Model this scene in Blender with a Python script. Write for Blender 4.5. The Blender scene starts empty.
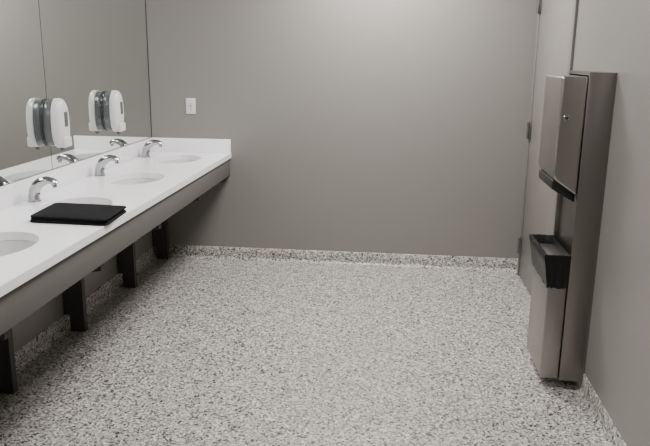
import bpy, bmesh, math, random
from mathutils import Vector, Matrix

# ------------------------------------------------------------ helpers
def new_mat(name, col, rough=0.5, metal=0.0, spec=None):
    m = bpy.data.materials.new(name); m.use_nodes = True
    b = m.node_tree.nodes["Principled BSDF"]
    b.inputs["Base Color"].default_value = (*col, 1)
    b.inputs["Roughness"].default_value = rough
    b.inputs["Metallic"].default_value = metal
    if spec is not None: b.inputs["Specular IOR Level"].default_value = spec
    return m

def bump_noise(m, scale, strength, dist=0.002, detail=3, stretch=(1,1,1)):
    nt = m.node_tree; b = nt.nodes["Principled BSDF"]
    tc = nt.nodes.new("ShaderNodeTexCoord"); mp = nt.nodes.new("ShaderNodeMapping")
    mp.inputs["Scale"].default_value = stretch
    n = nt.nodes.new("ShaderNodeTexNoise"); n.inputs["Scale"].default_value = scale
    n.inputs["Detail"].default_value = detail
    bp = nt.nodes.new("ShaderNodeBump"); bp.inputs["Strength"].default_value = strength
    bp.inputs["Distance"].default_value = dist
    nt.links.new(tc.outputs["Object"], mp.inputs["Vector"])
    nt.links.new(mp.outputs["Vector"], n.inputs["Vector"])
    nt.links.new(n.outputs["Fac"], bp.inputs["Height"])
    nt.links.new(bp.outputs["Normal"], b.inputs["Normal"])
    return n

def mesh_obj(name, bm, mats, parent=None, smooth=False, angle=None):
    bmesh.ops.recalc_face_normals(bm, faces=bm.faces)
    me = bpy.data.meshes.new(name); bm.to_mesh(me); bm.free()
    o = bpy.data.objects.new(name, me); bpy.context.scene.collection.objects.link(o)
    for m in (mats if isinstance(mats, (list, tuple)) else [mats]): me.materials.append(m)
    if smooth:
        for p in me.polygons: p.use_smooth = True
        if angle:
            me.set_sharp_from_angle(angle=math.radians(angle))
    if parent: o.parent = parent
    return o

def add_box(bm, x0, x1, y0, y1, z0, z1, mi=0, bevel=0.0, seg=2):
    t = bmesh.new()
    bmesh.ops.create_cube(t, size=1.0)
    for v in t.verts:
        v.co = Vector(((x0+x1)/2 + v.co.x*(x1-x0), (y0+y1)/2 + v.co.y*(y1-y0), (z0+z1)/2 + v.co.z*(z1-z0)))
    if bevel > 0:
        bmesh.ops.bevel(t, geom=t.edges[:], offset=bevel, segments=seg, affect='EDGES', profile=0.5)
    merge(bm, t, mi)

def merge(bm, t, mi=None):
    mp = {}
    for v in t.verts: mp[v] = bm.verts.new(v.co)
    for f in t.faces:
        try:
            nf = bm.faces.new([mp[v] for v in f.verts])
            nf.material_index = f.material_index if mi is None else mi
        except ValueError: pass
    t.free()

def box(name, x0, x1, y0, y1, z0, z1, mat, bevel=0.0, parent=None, seg=2):
    bm = bmesh.new(); add_box(bm, x0, x1, y0, y1, z0, z1, 0, bevel, seg)
    return mesh_obj(name, bm, mat, parent, smooth=bevel > 0, angle=35 if bevel > 0 else None)

def add_prism(bm, pts, axis, a0, a1, mi=0, bevel=0.0, seg=2):
    t = bmesh.new()
    def P(p, a): return (a, p[0], p[1]) if axis == 'x' else ((p[0], a, p[1]) if axis == 'y' else (p[0], p[1], a))
    A = [t.verts.new(P(p, a0)) for p in pts]; B = [t.verts.new(P(p, a1)) for p in pts]
    t.faces.new(A); t.faces.new(list(reversed(B)))
    n = len(pts)
    for i in range(n): t.faces.new([A[i], B[i], B[(i+1) % n], A[(i+1) % n]])
    bmesh.ops.recalc_face_normals(t, faces=t.faces)
    if bevel > 0: bmesh.ops.bevel(t, geom=t.edges[:], offset=bevel, segments=seg, affect='EDGES', profile=0.5)
    merge(bm, t, mi)

def loft(bm, rings, mi=0, cap0=True, cap1=True):
    R = [[bm.verts.new(p) for p in r] for r in rings]
    n = len(R[0])
    for a, b in zip(R[:-1], R[1:]):
        for i in range(n):
            f = bm.faces.new([a[i], a[(i+1) % n], b[(i+1) % n], b[i]]); f.material_index = mi
    if cap0: bm.faces.new(list(reversed(R[0]))).material_index = mi
    if cap1: bm.faces.new(R[-1]).material_index = mi

def cyl(bm, c, axis, r, h, n=24, mi=0):
    ax = Vector(axis).normalized()
    u = ax.orthogonal().normalized(); w = ax.cross(u)
    c = Vector(c)
    def ring(k, rr): return [c + ax*k + (u*math.cos(2*math.pi*i/n) + w*math.sin(2*math.pi*i/n))*rr for i in range(n)]
    e = min(r, abs(h))*0.12
    loft(bm, [ring(0, r-e), ring(e, r), ring(h-e, r), ring(h, r-e)], mi)

def empty(name, loc=(0, 0, 0)):
    e = bpy.data.objects.new(name, None); e.empty_display_size = 0.1
    bpy.context.scene.collection.objects.link(e)
    return e

# ------------------------------------------------------------ dimensions
XL, XR, YB, YN, ZC = -1.92, 0.963, 5.245, -1.6, 2.70
CF = -1.282      # counter front
CT = 0.86        # counter top
H = 1.61         # camera height

# ------------------------------------------------------------ materials
wall = new_mat("wall_paint", (0.208, 0.196, 0.181), 0.34, spec=0.55)
bump_noise(wall, 220, 0.10, 0.001)
doorm = new_mat("door_paint", (0.190, 0.177, 0.162), 0.34)
framem = new_mat("door_frame_paint", (0.155, 0.146, 0.135), 0.36)
ceil = new_mat("ceiling_paint", (0.72, 0.72, 0.71), 0.8)
quartz = new_mat("white_quartz", (0.87, 0.855, 0.875), 0.2)
porc = new_mat("porcelain", (0.60, 0.595, 0.60), 0.12)
apronm = new_mat("apron_laminate", (0.115, 0.107, 0.098), 0.6)
brackm = new_mat("bracket_laminate", (0.045, 0.043, 0.041), 0.65)
chrome = new_mat("chrome", (0.42, 0.43, 0.44), 0.13, 1.0)
mirror = new_mat("mirror_glass", (0.83, 0.86, 0.84), 0.0, 1.0)
edgem = new_mat("mirror_edge", (0.02, 0.022, 0.02), 0.3)
black = new_mat("black_plastic", (0.008, 0.008, 0.009), 0.35)
leather = new_mat("black_fabric", (0.005, 0.005, 0.006), 0.85, spec=0.15)
bump_noise(leather, 45, 0.5, 0.004)
whitep = new_mat("white_plastic", (0.62, 0.62, 0.62), 0.28)
greyp = new_mat("grey_plastic", (0.10, 0.105, 0.11), 0.22)
darkw = new_mat("dark_window", (0.03, 0.03, 0.035), 0.15)
steel = new_mat("brushed_steel", (0.37, 0.355, 0.335), 0.32, 1.0)
bump_noise(steel, 40, 0.12, 0.0006, 4, (12, 12, 0.6))
steeld = new_mat("brushed_steel_dark", (0.26, 0.248, 0.23), 0.34, 1.0)
bump_noise(steeld, 40, 0.12, 0.0006, 4, (12, 12, 0.6))
hingem = new_mat("hinge_steel", (0.22, 0.215, 0.21), 0.35, 1.0)
bag = new_mat("bin_liner", (0.004, 0.004, 0.005), 0.38, spec=0.35)
bump_noise(bag, 30, 0.5, 0.008, 4, (1, 1, 0.3))

# terrazzo / flake epoxy
fl = bpy.data.materials.new("flake_terrazzo"); fl.use_nodes = True
nt = fl.node_tree; N = nt.nodes; L = nt.links; b = N["Principled BSDF"]
tc = N.new("ShaderNodeTexCoord")
def vor(scale):
    v = N.new("ShaderNodeTexVoronoi"); v.inputs["Scale"].default_value = scale
    v.inputs["Randomness"].default_value = 1.0
    L.new(tc.outputs["Object"], v.inputs["Vector"])
    s = N.new("ShaderNodeSeparateColor"); L.new(v.outputs["Color"], s.inputs[0])
    return v, s
def ramp(sock, stops):
    r = N.new("ShaderNodeValToRGB"); r.color_ramp.interpolation = 'CONSTANT'
    e = r.color_ramp.elements
    while len(e) < len(stops): e.new(0.5)
    for i, (p, c) in enumerate(stops):
        e[i].position = p; e[i].color = (*c, 1)
    L.new(sock, r.inputs[0]); return r
v1, s1 = vor(102); v2, s2 = vor(170)
r1 = ramp(s1.outputs[0], [(0, (0.38, 0.36, 0.325)), (0.28, (0.51, 0.50, 0.465)), (0.44, (0.26, 0.242, 0.212)),
                          (0.62, (0.14, 0.136, 0.128)), (0.77, (0.033, 0.033, 0.036)), (0.89, (0.60, 0.59, 0.56))])
r2 = ramp(s2.outputs[1], [(0, (0.42, 0.40, 0.365)), (0.34, (0.28, 0.264, 0.236)), (0.58, (0.12, 0.118, 0.112)), (0.73, (0.53, 0.52, 0.49)), (0.88, (0.033, 0.033, 0.036))])
mx = N.new("ShaderNodeMix"); mx.data_type = 'RGBA'
gt = N.new("ShaderNodeMath"); gt.operation = 'GREATER_THAN'; gt.inputs[1].default_value = 0.5
L.new(s1.outputs[2], gt.inputs[0]); L.new(gt.outputs[0], mx.inputs[0])
L.new(r1.outputs[0], mx.inputs[6]); L.new(r2.outputs[0], mx.inputs[7])
L.new(mx.outputs[2], b.inputs["Base Color"])
b.inputs["Roughness"].default_value = 0.38

# ------------------------------------------------------------ room shell
T = 0.12
box("floor", XL-T, XR+T, YN-T, YB+T, -0.1, 0.0, fl)
box("ceiling", XL-T, XR+T, YN-T, YB+T, ZC, ZC+0.1, ceil)
box("wall_left", XL-T, XL, YN-T, YB+T, 0, ZC, wall)
box("wall_right", XR, XR+T, YN-T, YB+T, 0, ZC, wall)
box("wall_back", XL, XR, YB, YB+T, 0, ZC, wall)
box("wall_front", XL, XR, YN-T, YN, 0, ZC, wall)

def cove_profile():
    p = [(0, 0.0), (0.034, 0.0)]
    r = 0.028
    for i in range(0, 7):
        a = math.pi/2*i/6
        p.append((0.006 + r - r*math.sin(a), 0.0012 + r - r*math.cos(a)))
    p += [(0.006, 0.097), (0.003, 0.10), (0, 0.10)]
    return p
def cove(name, side, a0, a1):
    bm = bmesh.new(); pr = cove_profile()
    if side == 'back': add_prism(bm, [(YB-d, z) for d, z in pr], 'x', a0, a1)
    if side == 'front': add_prism(bm, [(YN+d, z) for d, z in pr], 'x', a0, a1)
    if side == 'left': add_prism(bm, [(XL+d, z) for d, z in pr], 'y', a0, a1)
    if side == 'right': add_prism(bm, [(XR-d, z) for d, z in pr], 'y', a0, a1)
    mesh_obj(name, bm, fl, None, True, 50)
cove("baseboard_back", 'back', XL, XR)
cove("baseboard_front", 'front', XL, XR)
cove("baseboard_left", 'left', YN, YB)
cove("baseboard_right", 'right', YN, 4.08)
cove("baseboard_right_corner", 'right', 5.165, YB)

# ------------------------------------------------------------ door (right wall)
d = empty("door_1")
box("slab", XR-0.006, XR+0.002, 4.13, 5.115, 0.012, 2.13, doorm, 0.002, d)
box("jamb_hinge", XR-0.016, XR+0.002, 5.120, 5.165, 0, 2.18, framem, 0.003, d)
box("jamb_latch", XR-0.016, XR+0.002, 4.08, 4.125, 0, 2.18, framem, 0.003, d)
box("head", XR-0.016, XR+0.002, 4.125, 5.12, 2.135, 2.18, framem, 0.003, d)
for i, z in enumerate((0.24, 1.10, 1.97)):
    bm = bmesh.new()
    add_box(bm, XR-0.019, XR-0.005, 5.09, 5.145, z-0.057, z+0.057, 0, 0.002)
    cyl(bm, (XR-0.024, 5.117, z-0.06), (0, 0, 1), 0.011, 0.12, 16)
    mesh_obj("hinge_%d" % (i+1), bm, hingem, d, True, 35)
bm = bmesh.new()
cyl(bm, (XR-0.005, 4.19, 1.0), (-1, 0, 0), 0.026, 0.012, 24)
cyl(bm, (XR-0.012, 4.19, 1.0), (-1, 0, 0), 0.010, 0.045, 16)
add_box(bm, XR-0.062, XR-0.046, 4.18, 4.31, 0.991, 1.009, 0, 0.004)
mesh_obj("lever", bm, hingem, d, True, 35)

# ------------------------------------------------------------ vanity counter
van = empty("vanity_counter")
sinks = [4.87, 4.05, 3.245, 2.49, 1.69]
faucets = [4.91, 4.10, 3.30, 2.51, 1.71]
SX, SA, SB = -1.592, 0.165, 0.222
CY0 = 1.28
bounds = [YB-0.001]
for a, c in zip(sinks[:-1], sinks[1:]): bounds.append((a+c)/2)
bounds.append(CY0)
bm = bmesh.new()
XB = XL+0.001; CTH = 0.038
for k, sy in enumerate(sinks):
    y1, y0 = bounds[k], bounds[k+1]
    angs = [2*math.pi*i/72 for i in range(72)]
    for cx in (XB, CF):
        for cy in (y0, y1): angs.append(math.atan2(cy-sy, cx-SX) % (2*math.pi))
    angs = sorted(angs)
    def rectp(a):
        c, s = math.cos(a), math.sin(a); ts = []
        if c > 1e-9: ts.append((CF-SX)/c)
        if c < -1e-9: ts.append((XB-SX)/c)
        if s > 1e-9: ts.append((y1-sy)/s)
        if s < -1e-9: ts.append((y0-sy)/s)
        t = min(ts); return (SX+c*t, sy+s*t)
    def ell(a, g=0.0):
        c, s = math.cos(a), math.sin(a)
        rr = 1/math.sqrt((c/(SA+g))**2+(s/(SB+g))**2); return (SX+c*rr, sy+s*rr)
    rings = [[(*rectp(a), CT) for a in angs],
             [(*ell(a, 0.002), CT) for a in angs], [(*ell(a), CT-0.002) for a in angs], [(*ell(a), CT-CTH) for a in angs],
             [(*rectp(a), CT-CTH) for a in angs]]
    R = [[bm.verts.new(p) for p in r] for r in rings]
    n = len(angs)
    for q in range(4):
        for i in range(n):
            try: bm.faces.new([R[q][i], R[q][(i+1) % n], R[q+1][(i+1) % n], R[q+1][i]])
            except ValueError: pass
add_box(bm, CF-0.0005, CF+0.004, CY0, YB-0.001, CT-CTH, CT, 0, 0.0018)
add_box(bm, XB, CF+0.003, CY0-0.004, CY0+0.0005, CT-CTH, CT, 0, 0.0018)
mesh_obj("top", bm, quartz, van)
box("backsplash", XL+0.001, XL+0.021, CY0, YB-0.001, CT+0.0003, 0.967, quartz, 0.0015, van)
box("side_splash", XL+0.021, CF+0.002, YB-0.021, YB-0.001, CT+0.0003, 0.967, quartz, 0.0015, van)
box("apron", CF-0.030, CF-0.008, CY0+0.01, YB-0.002, 0.688, CT-CTH-0.0005, apronm, 0.0015, van)
box("apron_end", XL+0.002, CF-0.030, CY0+0.01, CY0+0.03, 0.688, CT-CTH-0.0005, apronm, 0.0015, van)
for i, y in enumerate((5.18, 4.47, 3.67, 2.89, 2.10, 1.38)):
    bm = bmesh.new()
    pts = [(XL+0.036, 0.0), (XL+0.125, 0.0), (XL+0.125, 0.38), (XL+0.33, 0.60), (CF-0.032, 0.645), (CF-0.032, 0.815), (XL+0.008, 0.815), (XL+0.008, 0.102), (XL+0.036, 0.102)]
    add_prism(bm, pts, 'y', y-0.02, y+0.02, 0, 0.001)
    mesh_obj("support_bracket_%d" % (i+1), bm, brackm, van)

# ------------------------------------------------------------ sinks & faucets
def make_sink(sy):
    bm = bmesh.new(); n = 64
    prof = [(1.10, 0.0), (1.015, 0.0), (1.0, -0.006), (0.985, -0.03), (0.94, -0.065), (0.84, -0.10), (0.66, -0.125), (0.42, -0.138), (0.14, -0.143)]
    zt = CT-CTH-0.0006
    def ring(s, z): return [(SX+SA*s*math.cos(2*math.pi*i/n), sy+SB*s*math.sin(2*math.pi*i/n), zt+z) for i in range(n)]
    inner = [ring(s, z) for s, z in prof]
    outer = [ring(s+0.03 if j else s, z-0.012) for j, (s, z) in enumerate(prof)][::-1]
    loft(bm, inner + outer + [inner[0]], 0, False, False)
    bmesh.ops.remove_doubles(bm, verts=bm.verts, dist=1e-6)
    cyl(bm, (SX, sy, zt-0.150), (0, 0, 1), 0.030, 0.011, 32, 1)
    cyl(bm, (SX, sy, zt-0.139), (0, 0, 1), 0.017, 0.004, 24, 1)
    cyl(bm, (SX, sy, zt-0.15-0.07), (0, 0, 1), 0.018, 0.07, 20, 1)
    cyl(bm, (SX+0.02, sy, zt-0.205), (-1, 0, 0), 0.018, SX+0.02-XL-0.002, 20, 1)
    mesh_obj("sink", bm, [porc, chrome], None, True, 50)

def make_faucet(sy):
    bm = bmesh.new(); bx = -1.842; n = 28
    cyl(bm, (bx, sy, CT+0.0003), (0, 0, 1), 0.033, 0.006, 32)
    path = [(0.0, 0.004, 0.029, 0.028), (0.0, 0.03, 0.028, 0.027), (0.005, 0.058, 0.0275, 0.0275), (0.020, 0.084, 0.027, 0.0275),
            (0.044, 0.104, 0.025, 0.027), (0.072, 0.113, 0.021, 0.0255), (0.098, 0.112, 0.018, 0.0235), (0.118, 0.103, 0.016, 0.021), (0.126, 0.096, 0.012, 0.018)]
    rings = []
    for i, (px, pz, rn, ry) in enumerate(path):
        a = path[max(i-1, 0)]; c = path[min(i+1, len(path)-1)]
        t = Vector((c[0]-a[0], 0, c[1]-a[1])).normalized(); nn = Vector((-t.z, 0, t.x))
        if i == 0: nn = Vector((-1, 0, 0))
        rings.append([Vector((bx+px, sy, CT+pz)) + nn*rn*math.cos(2*math.pi*k/n) + Vector((0, 1, 0))*ry*math.sin(2*math.pi*k/n) for k in range(n)])
    loft(bm, rings)
    cyl(bm, (bx+0.112, sy, CT+0.094), (0.3, 0, -1), 0.012, 0.018, 20)
    cyl(bm, (bx+0.0255, sy, CT+0.045), (1, 0, 0.1), 0.009, 0.005, 16, 1)
    mesh_obj("faucet", bm, [chrome, darkw], None, True, 50)
for s in sinks: make_sink(s)
for s in faucets: make_faucet(s)

# ------------------------------------------------------------ mirrors
MX = XL+0.008
def make_mirror(y0, y1):
    m = empty("wall_mirror")
    box("glass", MX-0.004, MX, y0+0.002, y1-0.002, 0.972, 2.35, mirror, 0, m)
    box("backing", XL+0.0005, MX-0.0042, y0, y1, 0.9695, 2.352, edgem, 0, m)
    return m
make_mirror(3.645, YB-0.006)
make_mirror(2.05, 3.643)
make_mirror(0.45, 2.048)
box("trim_1", XL+0.001, XL+0.010, YB-0.0045, YB-0.0005, 0.969, 2.352, edgem)

# ------------------------------------------------------------ soap dispensers (on mirror)
def make_soap(yc, zc):
    bm = bmesh.new(); n = 48; x0 = MX+0.0005
    def ring(x, w, h, dz=0.0, p=2.5, taper=-0.07):
        pts = []
        for i in range(n):
            a = 2*math.pi*i/n; c, s = math.cos(a), math.sin(a)
            yy = math.copysign(abs(c)**(2/p), c)*w; zz = math.copysign(abs(s)**(2/p), s)*h
            yy *= 1 + taper*zz/h
            pts.append((x, yc+yy, zc+dz+zz))
        return pts
    loft(bm, [ring(x0, 0.066, 0.124), ring(x0+0.004, 0.070, 0.128), ring(x0+0.030, 0.070, 0.128), ring(x0+0.058, 0.066, 0.122)], 1)
    loft(bm, [ring(x0+0.006, 0.0715, 0.1295), ring(x0+0.010, 0.0715, 0.1295)], 2)
    loft(bm, [ring(x0+0.050, 0.068, 0.130), ring(x0+0.053, 0.0715, 0.135), ring(x0+0.068, 0.0715, 0.135, 0.0), ring(x0+0.083, 0.068, 0.130, 0.001),
              ring(x0+0.094, 0.058, 0.116, 0.003), ring(x0+0.101, 0.042, 0.092, 0.006), ring(x0+0.104, 0.020, 0.055, 0.010)], 0)
    add_box(bm, x0+0.070, x0+0.112, yc-0.042, yc+0.042, zc-0.132, zc-0.072, 0, 0.012, 3)
    cyl(bm, (x0+0.072, yc, zc-0.150), (0, 0, 1), 0.011, 0.03, 16, 1)
    add_box(bm, x0+0.094, x0+0.1065, yc-0.020, yc+0.020, zc-0.020, zc+0.062, 1, 0.004)
    cyl(bm, (x0+0.06, yc, zc+0.128), (0, 0, 1), 0.008, 0.008, 16, 1)
    mesh_obj("soap_dispenser", bm, [whitep, greyp, darkw], None, True, 45)
make_soap(3.64, 1.230); make_soap(4.42, 1.235)

# ------------------------------------------------------------ outlet
ot = empty("wall_outlet")
ox, oz = -1.589, 1.216
box("plate", ox-0.038, ox+0.038, YB-0.007, YB-0.0003, oz-0.060, oz+0.060, whitep, 0.003, ot)
bm = bmesh.new()
add_box(bm, ox-0.017, ox+0.017, YB-0.0095, YB-0.006, oz-0.034, oz+0.034, 0, 0.002)
for dz in (-0.019, 0.019):
    add_box(bm, ox-0.008, ox-0.0055, YB-0.0102, YB-0.009, oz+dz-0.005, oz+dz+0.005, 1)
    add_box(bm, ox+0.0055, ox+0.008, YB-0.0102, YB-0.009, oz+dz-0.004, oz+dz+0.004, 1)
    cyl(bm, (ox, YB-0.009, oz+dz-0.010), (0, -1, 0), 0.0025, 0.0012, 12, 1)
add_box(bm, ox-0.006, ox+0.006, YB-0.0102, YB-0.009, oz-0.004, oz+0.004, 1)
mesh_obj("receptacle", bm, [whitep, darkw], ot)

# ------------------------------------------------------------ folded black pouch on counter
fo = empty("black_folded_pouch")
def rounded_poly(pts, r, seg=5):
    out = []; n = len(pts)
    for i in range(n):
        p = Vector(pts[i]); a = Vector(pts[i-1]); c = Vector(pts[(i+1) % n])
        d1 = (a-p).normalized(); d2 = (c-p).normalized()
        s = p+d1*r; e = p+d2*r
        for k in range(seg+1):
            t = k/seg
            out.append(tuple((1-t)**2*s + 2*t*(1-t)*p + t*t*e))
    return out
PC = Vector((-1.462, 3.005))
def layer(name, z0, z1, scale, shift, mat, rot=0.0):
    base = [(-1.638, 2.862), (-1.262, 2.850), (-1.285, 3.150), (-1.668, 3.165)]
    pts = []
    for p in base:
        v = Vector(p)-PC
        c, s = math.cos(rot), math.sin(rot)
        v = Vector((v.x*c-v.y*s, v.x*s+v.y*c))*scale
        pts.append(PC+v+Vector(shift))
    outer = rounded_poly(pts, 0.026)
    def inset(q, z): return [(*(PC+Vector(shift)+(Vector(p)-PC-Vector(shift))*q), z) for p in outer]
    h = z1-z0
    bm = bmesh.new()
    rings = [inset(0.955, z0), inset(0.985, z0+h*0.15), inset(1.0, z0+h*0.5), inset(0.985, z0+h*0.85), inset(0.95, z1), inset(0.85, z1+0.002), inset(0.5, z1+0.004), inset(0.1, z1+0.004)]
    loft(bm, rings)
    mesh_obj(name, bm, mat, fo, True, 80)
layer("fold_bottom", CT+0.0004, CT+0.012, 1.0, (0, 0), leather)
layer("fold_middle", CT+0.012, CT+0.0215, 0.975, (-0.003, 0.002), leather, 0.008)
layer("fold_top", CT+0.0215, CT+0.032, 0.99, (0.002, 0.0), leather, -0.018)

# ------------------------------------------------------------ paper towel dispenser / waste unit
td = empty("paper_towel_dispenser")
y0, y1 = 3.25, 3.65; ZB, ZT = 0.055, 1.55
CX = XR-0.12
bm = bmesh.new()
th = 0.014
add_box(bm, XR-0.012, XR-0.0005, y0, y1, ZB, ZT)
add_box(bm, CX, XR-0.012, y0, y0+th, ZB, ZT, 0, 0.0015)
add_box(bm, CX, XR-0.012, y1-th, y1, ZB, ZT, 0, 0.0015)
add_box(bm, CX, XR-0.012, y0+th, y1-th, ZT-th, ZT)
add_box(bm, CX, XR-0.012, y0+th, y1-th, ZB, ZB+th)
add_box(bm, CX+0.020, CX+0.025, y0+th, y1-th, 0.60, 1.05)
add_box(bm, CX+0.001, CX+0.020, y0+th, y1-th, 1.04, 1.05)
mesh_obj("cabinet", bm, steeld, td, True, 35)
mx0 = XR-0.235
bm = bmesh.new()
add_prism(bm, [(CX-0.0005, 1.53), (mx0, 1.53), (mx0, 1.075), (mx0+0.012, 1.055), (CX-0.0005, 0.985)], 'y', y0+0.006, y1-0.022, 0, 0.012, 5)
mesh_obj("towel_compartment", bm, steel, td, True, 50)
bm = bmesh.new()
add_prism(bm, [(CX-0.004, 0.988), (mx0+0.018, 1.054), (mx0+0.004, 1.054), (mx0+0.002, 1.012), (mx0+0.03, 0.995), (CX-0.004, 0.950)], 'y', y0+0.03, y1-0.05, 0, 0.003)
mesh_obj("towel_slot", bm, black, td, True, 50)
bm = bmesh.new()
cyl(bm, (mx0+0.034, y0+0.007, 1.345), (0, -1, 0), 0.015, 0.006, 20)
cyl(bm, (mx0+0.034, y0+0.002, 1.345), (0, -1, 0), 0.006, 0.005, 12, 1)
mesh_obj("lock", bm, [chrome, black], td, True, 35)
bx0 = XR-0.212
bm = bmesh.new()
add_prism(bm, [(CX-0.0005, ZB), (bx0+0.012, ZB), (bx0, ZB+0.012), (bx0, 0.655), (CX-0.0005, 0.655)], 'y', y0+0.015, y1-0.015, 0, 0.006, 3)
mesh_obj("waste_bin", bm, steel, td, True, 50)
bm = bmesh.new()
random.seed(4)
def lring(off, z, jit, fr=0.0):
    X0, Y0, Y1 = bx0-off-fr, y0+0.015-off, y1-0.015+off
    X1 = CX-0.001 if off > 0 else CX-0.004
    out = []
    m = 14
    for i in range(m): out.append((X0, Y0+(Y1-Y0)*i/m))
    for i in range(m): out.append((X0+(X1-X0)*i/m, Y1))
    for i in range(m): out.append((X1, Y1+(Y0-Y1)*i/m))
    for i in range(m): out.append((X1+(X0-X1)*i/m, Y0))
    return [(x+random.uniform(-jit, jit) if x < X1-0.001 else x, y+random.uniform(-jit, jit), z+random.uniform(-jit, jit)*2) for x, y in out]
loft(bm, [lring(0.005, 0.530, 0.002), lring(0.007, 0.540, 0.002), lring(0.010, 0.59, 0.002, 0.006), lring(0.014, 0.65, 0.001, 0.012), lring(0.017, 0.690, 0.0006, 0.016), lring(0.014, 0.698, 0.0006, 0.014),
          lring(0.006, 0.696, 0.0006, 0.010), lring(-0.010, 0.650, 0.001)], 0, False, True)
mesh_obj("bin_liner", bm, bag, td, True, 60)

# ------------------------------------------------------------ lights
def ceiling_light(cx, cy, sx, sy, power):
    e = empty("ceiling_light")
    bm = bmesh.new()
    w = 0.03
    add_box(bm, cx-sx/2-w, cx+sx/2+w, cy-sy/2-w, cy-sy/2, ZC-0.03, ZC-0.0005)
    add_box(bm, cx-sx/2-w, cx+sx/2+w, cy+sy/2, cy+sy/2+w, ZC-0.03, ZC-0.0005)
    add_box(bm, cx-sx/2-w, cx-sx/2, cy-sy/2, cy+sy/2, ZC-0.03, ZC-0.0005)
    add_box(bm, cx+sx/2, cx+sx/2+w, cy-sy/2, cy+sy/2, ZC-0.03, ZC-0.0005)
    mesh_obj("frame", bm, whitep, e)
    l = bpy.data.lights.new("lamp", 'AREA'); l.shape = 'RECTANGLE'; l.size = sx; l.size_y = sy
    l.energy = power; l.color = (1.0, 0.98, 0.955)
    o = bpy.data.objects.new("lamp", l); bpy.context.scene.collection.objects.link(o)
    o.location = (cx, cy, ZC-0.02); o.parent = e
ceiling_light(-0.12, 4.55, 0.6, 0.6, 90)
ceiling_light(-0.55, 2.6, 0.6, 0.9, 60)
ceiling_light(-0.55, -0.2, 0.6, 1.2, 36)

w = bpy.data.worlds.new("World"); bpy.context.scene.world = w; w.use_nodes = True
w.node_tree.nodes["Background"].inputs[0].default_value = (0.5, 0.5, 0.5, 1)
w.node_tree.nodes["Background"].inputs[1].default_value = 0.2

# ------------------------------------------------------------ camera
f = 690.0
fwd_y = Vector((75, -167, f)).normalized()
dn = Vector((-35, 2835, f)); dn = (dn - fwd_y*dn.dot(fwd_y)).normalized()
rt = dn.cross(fwd_y)
right = Vector((rt.x, fwd_y.x, -dn.x)); down = Vector((rt.y, fwd_y.y, -dn.y)); fwd = Vector((rt.z, fwd_y.z, -dn.z))
up = -down; back = -fwd
M = Matrix(((right.x, up.x, back.x, 0), (right.y, up.y, back.y, 0), (right.z, up.z, back.z, H), (0, 0, 0, 1)))
cd = bpy.data.cameras.new("camera"); cd.sensor_width = 36; cd.lens = f/650*36; cd.clip_start = 0.05
co = bpy.data.objects.new("camera", cd); bpy.context.scene.collection.objects.link(co)
co.matrix_world = M
bpy.context.scene.camera = co
